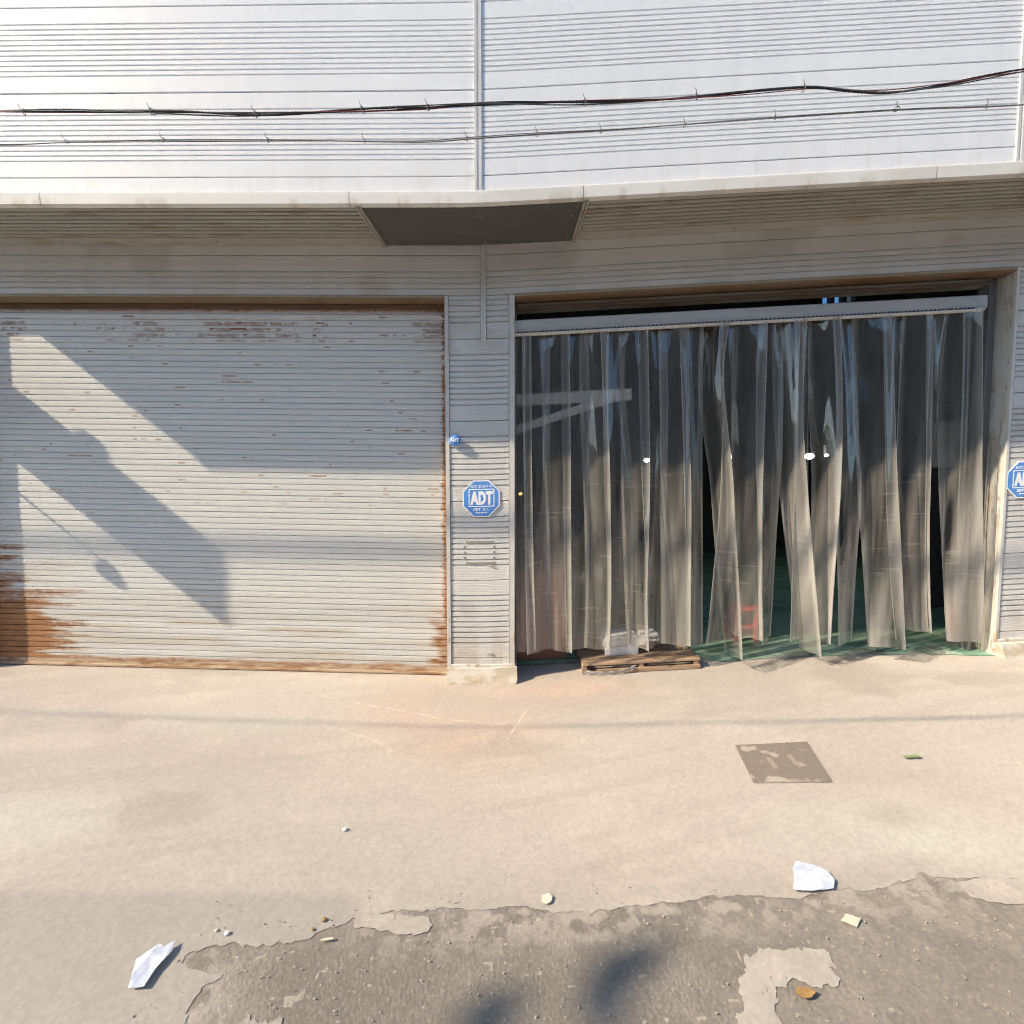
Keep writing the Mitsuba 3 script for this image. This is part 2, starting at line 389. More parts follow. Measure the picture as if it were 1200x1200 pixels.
# ------------------------------------------------------------------ the ground
YF = 5.2          # face of the wall below
YS = 5.36         # roller door
YE = 4.30         # face of the upper storey
g = MB()
xs = sorted(set(list(np.linspace(-8, 8, 65)) + KINK + list(np.linspace(-14, 14, 57)) + [-600, -200, -60, -25, 25, 60, 200, 600]))
ys = [-600, -150, -40, -12, -6, -3, -1, 0, 1, 2, 3, 4, 5, 6, 9, 14, 30, 120, 600]
V = [(x, y, 0) for x in xs for y in ys]; m = len(ys)
g.add(V, [(i * m + j, (i + 1) * m + j, (i + 1) * m + j + 1, i * m + j + 1) for i in range(len(xs) - 1) for j in range(m - 1)])
g.build('road', 'road_asphalt'); struct('road', 'worn grey-brown asphalt road with grit along the bottom of the view')

EDGE = [(-1.262, 1.811), (-1.277, 1.942), (-1.219, 2.01), (-1.36, 2.023), (-1.44, 2.078), (-1.368, 2.122), (-1.269, 2.151), (-1.146, 2.14), (-1.042, 2.166), (-0.928, 2.175), (-0.89, 2.229), (-0.77, 2.29), (-0.7, 2.331), (-0.54, 2.357), (-0.415, 2.36), (-0.293, 2.38), (-0.166, 2.357), (0.0, 2.38), (0.104, 2.364), (0.205, 2.329), (0.367, 2.319), (0.491, 2.332), (0.659, 2.346), (0.826, 2.356), (0.959, 2.378), (1.085, 2.381), (1.241, 2.361), (1.356, 2.343), (1.483, 2.351), (1.607, 2.384), (1.7, 2.368), (1.79, 2.378), (1.94, 2.411), (2.066, 2.463), (2.101, 2.427), (2.168, 2.407), (2.281, 2.416), (2.366, 2.394), (2.508, 2.39)]
def ragged(pts, amp=.014, step=.018, seed=0, close=False):
    ln = LineString(pts + ([pts[0]] if close else []))
    n = max(4, int(ln.length / step)); out = []
    for i in range(n + (0 if close else 1)):
        q = ln.interpolate(i / n, normalized=True)
        a = meshkit.fbm(np.array([[q.x * 34, q.y * 34, seed]]), 4, seed)[0] - .5
        b = meshkit.fbm(np.array([[q.x * 34 + 31, q.y * 34, seed]]), 4, seed + 5)[0] - .5
        out.append((q.x + 2 * amp * a, q.y + 2 * amp * b))
    return out
left_tail = [(-1.7, -1.0), (-1.42, 0.2), (-1.33, 1.0), (-1.28, 1.5)]
right_tail = [(3.0, 2.42), (4.2, 2.38), (6, 2.45), (9, 2.4), (14, 2.4)]
edge = ragged(left_tail + EDGE + right_tail, .020, .007, 1)
apron = Polygon([(-14, -1.0)] + edge + [(14, 5.6), (-14, 5.6)]).buffer(0)
MB().sheet(apron, .003).build('apron', 'apron_concrete'); struct('apron', 'dusty beige concrete apron in front of the two doors')
for pts, name in (([(-0.765, 2.299), (-0.7, 2.331), (-0.536, 2.337), (-0.409, 2.321), (-0.369, 2.275), (-0.394, 2.234), (-0.511, 2.222), (-0.636, 2.249), (-0.738, 2.254)], 0),
                  ([(2.182, 2.39), (2.311, 2.403), (2.444, 2.389), (2.594, 2.353), (2.467, 2.232), (2.329, 2.249), (2.225, 2.265), (2.164, 2.308)], 1),
                  ([(0.984, 2.047), (1.064, 2.078), (1.215, 2.086), (1.339, 2.079), (1.333, 2.01), (1.321, 1.91), (1.219, 1.908), (1.139, 1.947), (1.037, 1.917), (1.019, 1.836), (1.013, 1.746), (0.903, 1.682), (0.815, 1.755), (0.9, 1.89)], 2),
                  ([(-1.028, 1.839), (-0.887, 1.827), (-0.691, 1.746), (-0.928, 1.708), (-1.067, 1.789)], 3)):
    poly = Polygon(ragged(pts, .034 if name > 1 else .014, .006, 3 + name, True)).buffer(0)
    key = number('concrete_patch')
    MB().sheet(poly, .0048).build(key, 'apron_concrete', numbered=False)
    struct(key, ['smooth oval beige patch at the edge of the asphalt', 'beige patch at the right end of the asphalt', 'ragged beige patch in the asphalt below the paper sheet', 'small beige patch at the lower left edge of the asphalt'][name])
# inside floor
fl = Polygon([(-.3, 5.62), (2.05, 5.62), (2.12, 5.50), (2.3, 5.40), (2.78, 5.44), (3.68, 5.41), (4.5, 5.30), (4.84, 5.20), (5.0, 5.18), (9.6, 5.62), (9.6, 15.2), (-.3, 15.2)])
MB().sheet(fl, .010).build('green_floor', 'green_paint'); struct('green_floor', 'worn green painted floor inside the open doorway, with sunlight painted in as a paler threshold')

# ------------------------------------------------------------------ the warehouse
W = thing('warehouse', 'pale metal clad warehouse with an overhanging upper storey above two wide doorways', 'building')
def panel_profile(z0, z1, seam0, period, y, depth, lead, ribs_from, ribs_to, n):
    """faces of one cladding panel between z0 and z1; grooves and fine ridges keep the phase of the panel grid"""
    pts = [(y + .02, z0 + .003), (y + .004, z0 + .003), (y, z0 + .007)]
    marks = []
    k0 = int(math.floor((z0 - seam0) / period)) - 1
    for k in range(k0, k0 + 4):
        s = seam0 + k * period
        for i in range(n):
            c = s + ribs_from + (ribs_to - ribs_from) * i / (n - 1)
            marks.append((c, 'g'))
        for a, b in ((.022, ribs_from - .022), (ribs_to + .022, period - .022)):
            q = a
            while q < b:
                marks.append((s + q, 'm')); q += .0165
    fine = y < 5
    for c, kind in sorted(marks):
        if fine and kind == 'm': continue
        if c < z0 + .02 or c > z1 - .02: continue
        if kind == 'g':
            q = .62 if fine else 1.0
            pts += [(y, c - .0105 * q), (y + depth * .85, c - .0065 * q), (y + depth, c + .003 * q), (y + .003, c + .0075 * q), (y - .001, c + .010 * q), (y, c + .014 * q)]
        else:
            pts += [(y, c - .005), (y + .0015, c - .001), (y + .0015, c + .002), (y, c + .005)]
    pts += [(y, z1 - .007), (y + .004, z1 - .003), (y + .02, z1 - .003)]
    return pts
def lower_panel(x0, x1, z0, z1):
    dy = rng.uniform(-.0012, .0012)
    MB().sweep(panel_profile(z0, z1, .25, .812, YF + dy, .018, .16, .16, .655, 10), x0, x1).build(W + '__wall__panel', 'cladding')
def upper_panel(x0, x1, z0, z1):
    dy = rng.uniform(-.0015, .0015)
    MB().sweep(panel_profile(z0, z1, 4.547, .664, YE + dy, .010, .134, .134, .534, 11), x0, x1).build(W + '__upper_wall__panel', 'upper_clad')
LS = [.25 + .812 * k for k in range(-1, 7)]
def lower_rows(x0, x1, z0, z1):
    for a, b in zip(LS[:-1], LS[1:]):
        lo, hi = max(a, z0), min(b, z1)
        if hi - lo > .04: lower_panel(x0, x1, lo, hi)
HEAD = 3.885
lower_rows(-.628, -.032, .17, 3.498); lower_rows(-.628, -.312, 3.498, HEAD + .035); lower_rows(-.256, -.032, 3.498, HEAD + .035)
lower_rows(-.256, 5.30, HEAD + .035, 4.41)
lower_rows(-5.74, -.312, HEAD + .035, 4.41)
lower_rows(-6.35, -5.78, .17, 4.41)
lower_rows(5.014, 9.8, .17, 3.498); lower_rows(5.014, 5.30, 3.498, HEAD + .035); lower_rows(5.355, 9.8, 3.498, 4.41)
for x0, x1 in ((-5.95, -.302), (-.246, 4.055), (4.115, 9.8)):
    seams = [4.547 + .664 * k for k in range(0, 7)]
    for a, b in zip([4.424] + seams[:-1], seams): upper_panel(x0, x1, a, b)
# cores behind the cladding
def core(part, x0, x1, y0, y1, z0, z1): MB().box(x0, x1, y0, y1, z0, z1).build(W + part, 'core_dark')
c = MB()
c.box(-5.95, 9.8, YE + .021, 5.7, 4.43, 8.4)
c.box(-6.35, 9.8, 5.222, 5.6, HEAD + .03, 4.43)
c.box(-.66, -.04, 5.222, 5.6, 0, HEAD + .03)
c.box(-6.35, -5.76, 5.222, 5.6, 0, HEAD + .03)
c.box(5.0, 9.8, 5.47, 5.6, 0, HEAD + .03); c.box(5.013, 9.8, 5.222, 5.468, 0, HEAD + .03)
c.build(W + '__inner_frame', 'core_dark')
# back of the closed bay
MB().box(-5.78, -.66, 5.45, 5.6, 0, HEAD).build(W + '__back_board', 'core_dark')
# coping on the top of the upper wall
MB().box(-6.0, 9.85, YE - .03, 5.72, 8.402, 8.46).build(W + '__coping', 'trim_paint')
MB().box(-5.98, -5.952, YE - .01, 5.6, 4.34, 8.4).build(W + '__end_flashing', 'trim_paint')
# vertical joint covers
def joint(xc, w, z0, z1, y, mat='pipe_paint'):
    b = MB()
    b.box(xc - w / 2, xc - w * .14, y - .012, y + .015, z0, z1); b.box(xc - w * .14, xc + w * .14, y - .006, y + .015, z0, z1); b.box(xc + w * .14, xc + w / 2, y - .012, y + .015, z0, z1)
    b.build(W + '__joint_cover', mat)
joint(-.274, .058, 4.424, 8.4, YE); joint(4.085, .062, 4.424, 8.4, YE)
joint(-.284, .05, 3.47, 4.405, YF); joint(5.328, .05, 3.42, 4.405, YF)
# fascia in lengths
for x0, x1 in ((-5.98, -3.9), (-3.896, -1.324), (-1.320, .572), (.576, 3.41), (3.414, 6.2), (6.204, 9.8)):
    MB().sweep([(YE + .04, 4.425), (YE - .022, 4.421), (YE - .026, 4.413), (YE - .026, 4.325), (YE - .018, 4.320), (YE + .03, 4.320)], x0, x1).build(W + '__fascia', 'fascia')
# soffit: slopes a little up towards the front
def zs(y): return 4.405 - (y - YF) / (YE - YF) * .082
def soffit(x0, x1):
    ylist, pts = [], []
    def at(y, dz=0): pts.append((y, zs(y) + dz))
    at(YF + .03); at(5.0)
    for i in range(8):
        a = 5.0 - i * .082
        at(a); at(a - .002, .040); at(a - .036, .040); at(a - .038, -.006); at(a - .072, -.006); at(a - .074, 0.0)
    at(YE + .02)
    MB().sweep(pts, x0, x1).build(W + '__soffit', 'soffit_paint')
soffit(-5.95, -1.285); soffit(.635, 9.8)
d = MB(); pts = []
y = YF + .03
while y > YE + .02:
    pts += [(y, zs(y) - .004), (y - .030, zs(y) - .004), (y - .032, zs(y) + .010), (y - .044, zs(y) + .010)]; y -= .046
d.sweep(pts, -1.24, .58).build(W + '__soffit_panel', 'soffit_dark'); labels[W + '__soffit_panel'] = {'label': 'dark grey panel set in the underside of the overhang'}
for x in (-1.26, .605):
    b = MB()
    for dx in (-.020, .006):
        b.add(*(lambda m: (m.vertices, m.faces))(trimesh.creation.box(bounds=[[x + dx, YE + .006, 4.2], [x + dx + .016, YF + .02, 4.6]])))
    v = np.vstack(b.v); v[:, 2] = np.array([zs(q) for q in v[:, 1]]) + np.where(v[:, 2] < 4.4, -.022, .02)
    b.v = [v]; b.f = [np.vstack(b.f)]
    b.build(W + '__soffit_trim', 'soffit_paint')
for x, y in ((-.27, 4.5), (-.27, 5.12), (.52, 4.58), (.53, 5.06), (-1.17, 4.58), (-1.16, 5.08)):
    m = trimesh.creation.cylinder(.013, .012, sections=10); m.apply_translation([x, y, zs(y) - .009]); MB().mesh(m).build(W + '__screw', 'screw_steel')
for x in np.arange(-5.6, 9, .95):
    if -1.5 < x < .75: continue
    for y in (4.40, 5.1):
        m = trimesh.creation.cylinder(.009, .01, sections=8); m.apply_translation([x + rng.uniform(-.2, .2), y, zs(y) - .003]); MB().mesh(m).build(W + '__screw', 'screw_steel')
# door surrounds
def head(x0, x1): MB().sweep([(YF + .02, HEAD + .034), (YF - .006, HEAD + .034), (YF - .010, HEAD + .028), (YF - .010, HEAD + .004), (YF - .002, HEAD - .002), (YF + .30, HEAD - .002), (YF + .30, HEAD + .02)], x0, x1, False).build(W + '__door_head', 'lintel_paint')
head(-5.74, -.672); head(.028, 4.985)
def edge_trim(x0, x1, z0, z1): MB().box(x0, x1, YF - .012, YF + .018, z0, z1, ch=.003).build(W + '__door_trim', 'trim_paint')
edge_trim(-.670, -.632, .17, HEAD + .03); edge_trim(-.028, .026, .17, HEAD + .03); edge_trim(4.987, 5.012, .0, HEAD + .03); edge_trim(-5.78, -5.74, .0, HEAD + .03)
def reveal(x0, x1, y1, mat): MB().box(x0, x1, YF + .019, y1, .0, HEAD - .003).build(W + '__reveal', mat)
reveal(-.67, -.640, 5.44, 'rust_steel'); reveal(-.03, .022, 5.44, 'jamb_paint'); reveal(4.988, 5.011, 5.46, 'jamb_paint'); reveal(-5.76, -5.742, 5.44, 'rust_steel')
# guide rail right of the open bay
gr = MB(); gr.box(4.86, 4.988, 5.40, 5.47, .0, HEAD - .01); gr.box(4.86, 4.875, 5.34, 5.40, 0, HEAD - .01); gr.build(W + '__guide_rail', 'dark_steel')
gl = MB(); gl.box(.024, .05, 5.38, 5.46, 0, HEAD - .01); gl.build(W + '__guide_rail', 'dark_steel')
# rolled up door above the open bay
MB().sweep([(5.36, 3.815), (5.35, 3.84), (5.35, 3.87), (5.50, 3.87), (5.50, 3.815)], .05, 4.86, True).build(W + '__rolled_door', 'housing_steel')
MB().sweep([(5.335, 3.805), (5.330, 3.82), (5.335, 3.835), (5.349, 3.835), (5.349, 3.805)], .05, 4.86, True).build(W + '__rolled_door__bottom_bar', 'dark_rust')
labels[W + '__rolled_door'] = {'label': 'rusty rolled up shutter under the head of the open doorway'}
# plinths
def plinth(x0, x1, y0, h, seed):
    m = trimesh.creation.box(bounds=[[x0, y0, -.05], [x1, 5.25, h]])
    m = m.subdivide_to_size(.035); v = np.array(m.vertices)
    nz = meshkit.fbm(v * 9, 4, seed) - .5; nz2 = meshkit.fbm(v * 9 + 50, 4, seed + 3) - .5
    front = v[:, 1] < y0 + .02
    slope = (h - v[:, 2]) / h
    v[:, 1] -= front * (.05 * slope + .03 * nz)
    v[:, 2] += (v[:, 2] > h - .01) * (.03 * nz2)
    v[:, 0] += .02 * nz2 * (np.abs(v[:, 0] - (x0 + x1) / 2) > (x1 - x0) / 2 - .01)
    MB().add(v, m.faces).build(W + '__plinth', 'plinth_concrete', smooth=40)
plinth(-.672, .05, 5.145, .16, 2); plinth(4.994, 6.4, 5.13, .15, 5); plinth(-6.4, -5.74, 5.14, .16, 9)
MB().box(-.655, .03, YF - .02, YF + .01, .158, .185, ch=.004).build(W + '__base_flashing', 'trim_paint')
MB().box(5.016, 9.8, YF - .02, YF + .01, .150, .177, ch=.004).build(W + '__base_flashing', 'trim_paint')
# closed roller door, slat by slat
R = W + '__roller_door'
nsl = int((HEAD - .09) / PITCH_S)
for i in range(nsl):
    z0 = .085 + i * PITCH_S; z1 = z0 + PITCH_S
    dy = rng.uniform(-.0016, .0016); tilt = rng.uniform(-.0012, .0012)
    prof = [(YS + .013, z0 - .004), (YS + .007, z0 + .001), (YS + .0002, z0 + .004), (YS - .0006, z0 + .016), (YS - .0009, z0 + .031), (YS - .0006, z0 + .046), (YS + .0002, z1 - .0075), (YS + .009, z1 - .0055), (YS + .014, z1 - .004)]
    wob = [rng.uniform(-.0012, .0012) for _ in range(4)]
    def jit(x, wob=wob, dy=dy): return np.array([dy + wob[0] * math.sin(x * 1.3 + wob[1] * 900) + wob[2] * math.sin(x * 3.1 + wob[3] * 900), .0012 * math.sin(x * .9 + wob[1] * 300)])
    MB().sweep(prof, -5.738, -.642, False, .35, jit).build(R + '__slat', 'shutter_paint', smooth=50)
MB().sweep([(YS - .012, .010), (YS - .016, .016), (YS - .014, .036), (YS - .003, .042), (YS - .003, .088), (YS + .02, .088), (YS + .02, .010)], -5.738, -.642, True, .4).build(R + '__bottom_bar', 'rust_steel')
MB().box(-5.738, -.642, YS + .016, YS + .02, .05, HEAD - .01).build(R + '__backing', 'core_dark')
MB().box(-5.738, -.642, YS - .02, YS + .03, HEAD - .06, HEAD - .004, ch=.006).build(R + '__head_bar', 'dark_rust')
# remains of a stuck-on notice on the pier
for (x0, x1, z0, z1) in ((-.47, -.19, 1.452, 1.468), (-.47, -.17, 1.236, 1.252)):
    MB().box(x0, x1, YF - .0045, YF - .002, z0, z1).build(W + '__tape_mark', 'residue')
for x in (-.485, -.185):
    for z in (1.295, 1.352, 1.408):
        MB().box(x - .010, x + .010, YF - .0045, YF - .002, z - .010, z + .012).build(W + '__tape_mark', 'residue')
for x, z in ((-.20, 1.205), (-.215, .288)):   # torn little dents with a lifted lip
    b = MB(); b.add([(x - .05, YF - .004, z), (x + .02, YF - .010, z + .012), (x + .02, YF - .010, z - .012), (x + .024, YF + .0, z)], [(0, 2, 1), (1, 2, 3)]); b.build(W + '__dent', 'residue')
# hanging cable at the right jamb
b = MB(); b.tube([(4.93 + .008 * math.sin(z * 5), 5.33 + .01 * math.cos(z * 4), z) for z in np.linspace(.05, 2.2, 24)], .006, 6).build(W + '__conduit', 'tie_plastic')

# ------------------------------------------------------------------ inside of the open bay
r = MB()
r.box(-.5, -.3, 5.6, 15.2, 0, 7.2); r.box(9.6, 9.8, 5.6, 15.2, 0, 7.2)
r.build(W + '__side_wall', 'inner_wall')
def holes_wall(y0, y1, X0_, X1_, Z0_, Z1_, holes):
    poly = sbox(X0_, Z0_, X1_, Z1_)
    for h in holes: poly = poly.difference(sbox(*h))
    b = MB(); b.plate(poly, y0, y1, lambda v: v[:, [0, 2, 1]]); return b
BW = 13.0
WINS = [(7.70, 5.92, 7.92, 6.5), (8.0, 5.92, 8.22, 6.5), (8.3, 5.92, 8.52, 6.5), (8.42, 3.6, 9.0, 4.2)]
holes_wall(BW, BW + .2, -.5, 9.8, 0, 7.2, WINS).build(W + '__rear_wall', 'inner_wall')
for h in WINS:
    wk = MB(); 
    wk.box(h[0], h[2], BW + .08, BW + .085, h[1], h[3]).build(W + '__window', 'blue_pane')
# side windows in the right wall, seen through the strips
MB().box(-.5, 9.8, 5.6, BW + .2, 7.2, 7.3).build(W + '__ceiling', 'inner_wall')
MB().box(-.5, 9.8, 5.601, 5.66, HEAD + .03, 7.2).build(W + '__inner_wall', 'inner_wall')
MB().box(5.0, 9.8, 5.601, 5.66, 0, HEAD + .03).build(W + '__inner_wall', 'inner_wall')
for x in (2.0, 4.4, 6.8): MB().box(x, x + .16, 5.7, BW, 6.6, 6.85).build(W + '__roof_beam', 'inner_wall')

# ------------------------------------------------------------------ strip curtain
CU = thing('strip_curtain', 'clear dusty plastic strip curtain hanging across the open right doorway', 'curtain')
STRIPS = [
 [(3.56, 0.0, 0.189), (2.1, 0.018, 0.202), (0.27, 0.054, 0.251)],
 [(3.57, 0.103, 0.379), (2.1, 0.123, 0.394), (0.26, 0.161, 0.403)],
 [(3.57, 0.301, 0.577), (2.09, 0.324, 0.596), (0.26, 0.394, 0.618)],
 [(3.56, 0.499, 0.775), (2.08, 0.526, 0.798), (0.27, 0.573, 0.824)],
 [(3.56, 0.689, 0.973), (2.76, 0.704, 0.965), (2.06, 0.745, 0.99), (0.82, 0.783, 1.014), (0.26, 0.77, 1.003)],
 [(3.56, 0.886, 1.171), (3.18, 0.899, 1.159), (2.05, 0.947, 1.244), (0.81, 0.996, 1.281), (0.27, 1.002, 1.271)],
 [(3.56, 1.084, 1.36), (2.04, 1.139, 1.402), (0.8, 1.201, 1.379), (0.26, 1.235, 1.405)],
 [(3.56, 1.274, 1.566), (2.03, 1.332, 1.613), (0.79, 1.387, 1.619), (0.26, 1.396, 1.611)],
 [(3.55, 1.48, 1.772), (2.02, 1.534, 1.823), (0.78, 1.583, 1.832), (0.26, 1.593, 1.843)],
 [(3.55, 1.686, 1.944), (2.01, 1.753, 1.981), (0.77, 1.797, 2.019), (0.24, 1.79, 2.031)],
 [(3.55, 1.927, 2.168), (3.04, 1.93, 2.095), (2.52, 1.994, 2.143), (1.99, 2.086, 2.209), (1.46, 2.143, 2.249), (0.74, 2.223, 2.312), (0.11, 2.303, 2.356)],
 [(3.55, 2.082, 2.34), (1.99, 2.121, 2.331), (0.75, 2.072, 2.339), (0.24, 2.049, 2.353)],
 [(3.55, 2.253, 2.554), (1.98, 2.296, 2.542), (0.74, 2.33, 2.57), (0.3, 2.351, 2.583)],
 [(3.54, 2.477, 2.752), (1.97, 2.506, 2.787), (1.08, 2.551, 2.79), (0.25, 2.585, 2.781)],
 [(3.54, 2.683, 2.924), (2.65, 2.738, 2.886), (1.95, 2.813, 2.953), (1.06, 2.94, 3.055), (0.11, 3.099, 3.161)],
 [(3.54, 2.82, 3.052), (1.95, 2.892, 3.111), (0.71, 2.926, 3.175), (0.23, 2.942, 3.202)],
 [(3.54, 3.026, 3.267), (2.46, 3.101, 3.301), (1.94, 3.155, 3.295), (0.69, 3.184, 3.255), (0.24, 3.192, 3.246)],
 [(3.55, 3.215, 3.472), (2.45, 3.31, 3.571), (1.4, 3.351, 3.616), (0.19, 3.39, 3.614)],
 [(3.55, 3.455, 3.781), (1.91, 3.611, 3.882), (1.02, 3.684, 3.985), (0.12, 3.768, 4.082)],
 [(3.54, 3.729, 4.004), (1.9, 3.821, 4.049), (0.65, 3.931, 4.127), (0.22, 3.987, 4.166)],
 [(3.55, 3.952, 4.227), (1.89, 4.031, 4.277), (0.64, 4.109, 4.34), (0.26, 4.145, 4.378)],
 [(3.55, 4.166, 4.432), (1.88, 4.242, 4.443), (0.63, 4.314, 4.491), (0.32, 4.338, 4.508)],
 [(3.55, 4.363, 4.655), (1.87, 4.47, 4.741), (1.34, 4.507, 4.789), (0.14, 4.579, 4.901)],
 [(3.55, 4.534, 4.689), (1.86, 4.61, 4.759), (0.13, 4.687, 4.85)],
]
DEEP = {11: .05, 15: .05, 19: .04, 20: .06, 21: .08, 23: .05, 12: .03}
from scipy.interpolate import PchipInterpolator
for i, rows in enumerate(STRIPS):
    rows = sorted(rows)
    zz = [q[0] for q in rows]
    fl_, fr_ = PchipInterpolator(zz, [q[1] for q in rows]), PchipInterpolator(zz, [q[2] for q in rows])
    Z = np.linspace(zz[0], zz[-1], 60); NU = 13
    Wd = max(q[2] - q[1] for q in rows) * 1.01 if i not in (10, 14, 16) else .285
    ph = rng.uniform(0, 6.28); sgn = 1 if i % 2 else -1; ybase = 5.275 + (.016 if i % 2 else -.004)
    bow0 = rng.uniform(.010, .018); cut = rng.uniform(-.012, .012)
    v = []
    for a, z in enumerate(Z):
        t = (zz[-1] - z) / (zz[-1] - zz[0])                       # 0 at the rail, 1 at the foot
        xl, xr = float(fl_(z)), float(fr_(z))
        wd = xr - xl; dy = math.sqrt(max(0.0, Wd ** 2 - wd ** 2))
        wav = .010 * math.sin(3.2 * t + ph) * t + DEEP.get(i, 0) * min(1, t * 1.6)
        for k in range(NU):
            u = k / (NU - 1)
            s = 2 * u - 1
            bow = bow0 * (.35 + .65 * math.sin(math.pi * min(1, t * 1.15))) * (1 - s * s) * (1 + .4 * math.sin(2.1 * t * 3 + ph))
            curl = .016 * abs(s) ** 7 * (1 if s * sgn > 0 else -1) * (.5 + .5 * math.cos(2 * t + ph))
            x = xl + wd * u
            y = ybase + wav - bow + curl + sgn * dy * s * .5 + .004 * math.sin(9 * t + 3 * s + ph) * t
            y += .007 * math.sin(6.28 * u * 1.5 + ph) * (.35 + .65 * math.exp(-((t - .25) / .3) ** 2))
            y += .012 * math.exp(-t * 14) * math.cos(6.28 * u * 1.2 + ph)
            v.append((x, y, z + (cut * s + .006 * math.sin(4 * s + ph) if a == 0 else 0)))
    n = NU
    f = [(a * n + k, a * n + k + 1, (a + 1) * n + k + 1, (a + 1) * n + k) for a in range(len(Z) - 1) for k in range(n - 1)]
    suv = np.array([[k / (NU - 1), a / 59] for a in range(len(Z)) for k in range(NU)])
    sk = MB().add(v, f).build(CU + '__strip', 'pvc_strip', smooth=True, uv=suv)
    va = np.array(v).reshape(len(Z), NU, 3); eb = MB()
    for col in (0, NU - 1): eb.tube(va[:, col], .0033, 5)
    eb.build(sk + '__edge', 'pvc_edge', smooth=True)
rl = MB(); rl.sweep([(5.235, 3.548), (5.225, 3.555), (5.225, 3.665), (5.235, 3.675), (5.33, 3.675), (5.33, 3.548)], .03, 4.74, True).build(CU + '__rail', 'rail_steel')
ang = MB(); ang.sweep([(5.232, 3.545), (5.218, 3.540), (5.218, 3.525), (5.24, 3.520), (5.262, 3.520), (5.262, 3.545)], .03, 4.72, True).build(CU + '__clamp_bar', 'trim_paint')
ch = MB()
for x in np.arange(.06, 4.7, .042):
    m = trimesh.creation.cylinder(.0075, .014, sections=6); m.apply_transform(trimesh.transformations.rotation_matrix(math.pi / 2, [1, 0, 0])); m.apply_translation([x, 5.222, 3.552]); ch.mesh(m)
k = ch.build(CU + '__bolt', 'black_rubber'); labels[k] = {'kind': 'stuff'}
# trodden strip ends lying on the threshold
for q, (pts, lab) in enumerate((([(2.46, 5.19), (2.536, 5.03), (3.343, 5.463), (3.29, 5.70)], 'dirty plastic strip lying on the threshold, longest and leftmost of the loose ones'),
                   ([(3.30, 5.26), (3.345, 5.131), (3.72, 5.28), (4.082, 5.459), (4.02, 5.62), (3.68, 5.46)], 'dirty curved plastic strip lying on the threshold between two other loose strips'),
                   ([(3.956, 5.214), (4.17, 5.085), (4.62, 5.33), (4.70, 5.558), (4.50, 5.52)], 'wide dirty plastic strip lying on the threshold nearest the right jamb'))):
    key = thing('loose_strip', lab, 'plastic strip')
    poly = Polygon(pts).buffer(.02).buffer(-.02)
    b = MB(); b.sheet(poly, .02, .06)
    vv = np.vstack(b.v); vv[:, 2] += .008 * np.sin(vv[:, 0] * 9) + .006 * np.sin(vv[:, 1] * 21)
    b.v, b.f = [vv], [np.vstack(b.f)]
    uvv = np.full((len(vv), 2), .5); b.build(key, 'pvc_strip', smooth=True, numbered=False, uv=uvv)

# ------------------------------------------------------------------ things in and at the doorway
PA = thing('pallet', 'low wooden pallet on the ground under the foot of the strip curtain', 'pallet')
px0, px1, py0, py1 = .74, 1.97, 5.26, 6.2
def wbox(key, x0, x1, y0, y1, z0, z1, mat, skew=0):
    m = trimesh.creation.box(bounds=[[x0, y0, z0], [x1, y1, z1]]); v = np.array(m.vertices)
    v[:, 0] += skew * (v[:, 1] - y0); return MB().add(v, m.faces).build(key, mat)
for i in range(6):
    y = py0 + i * .165; wbox(PA + '__deck_board', px0 + rng.uniform(-.01, .01), px1 + rng.uniform(-.01, .01), y, y + .125, .092, .110, 'wood', .06)
for x in (px0, (px0 + px1) / 2 - .02, px1 - .06):
    wbox(PA + '__stringer', x, x + .05, py0 + .01, py1, .026, .091, 'wood', .06)
for y in (py0 - .004, py0 + .42, py0 + .83): wbox(PA + '__bottom_board', px0, px1, y, y + .10, .006, .025, 'wood', .06)
wbox(PA + '__front_board', px0 + .15, px1, py0 - .016, py0 + .006, .010, .052, 'wood')
CL = thing('plastic_sheet', 'crumpled dirty white plastic sheet lying at the left front corner of the pallet', 'plastic sheet')
b = MB(); a = np.linspace(-.22, .30, 16); v = []
for i, s in enumerate(a):
    for k in range(5):
        q_ = (s - .03) / .28; v.append((.98 + s, 5.235 - .03 * (1 - q_ * q_) - .012 * math.sin(i * 1.9 + k * 2.1), .008 + .045 * q_ * q_ * (1 if s > 0 else .5) + .0085 * k))
b.add(v, [(i * 5 + k, i * 5 + k + 1, (i + 1) * 5 + k + 1, (i + 1) * 5 + k) for i in range(15) for k in range(4)]).build(CL, 'grey_wrap', smooth=True, numbered=False)
BD = thing('wrapped_bundle', 'white wrapped bundle standing on the pallet behind the strips', 'bundle')
for i, (x0, x1, z0, z1) in enumerate(((1.02, 1.38, .112, .205), (1.0, 1.45, .21, .28), (1.03, 1.36, .285, .325), (1.42, 1.60, .25, .265), (1.42, 1.60, .295, .31))):
    m = trimesh.creation.box(bounds=[[x0, 5.48, z0], [x1, 5.75, z1]]).subdivide().subdivide().subdivide(); v = np.array(m.vertices)
    v += (meshkit.fbm(v * 14, 3, i)[:, None] - .5) * .02; MB().add(v, m.faces).build(BD + '__pack', 'white_wrap', smooth=40)
def thingbox(name, lab, cat, x0, x1, y0, y1, z0, z1, mat, ch=.01):
    key = thing(name, lab, cat); MB().box(x0, x1, y0, y1, z0, z1, ch=ch).build(key, mat, numbered=False); return key
CT = thing('carton_stack', 'tall reddish brown carton behind the leftmost strips', 'carton')
MB().box(.06, .62, 5.75, 6.25, .012, 1.0, ch=.01).build(CT + '__body', 'carton'); MB().box(.05, .63, 5.74, 6.26, 1.0, 1.05, ch=.004).build(CT + '__lid', 'carton')
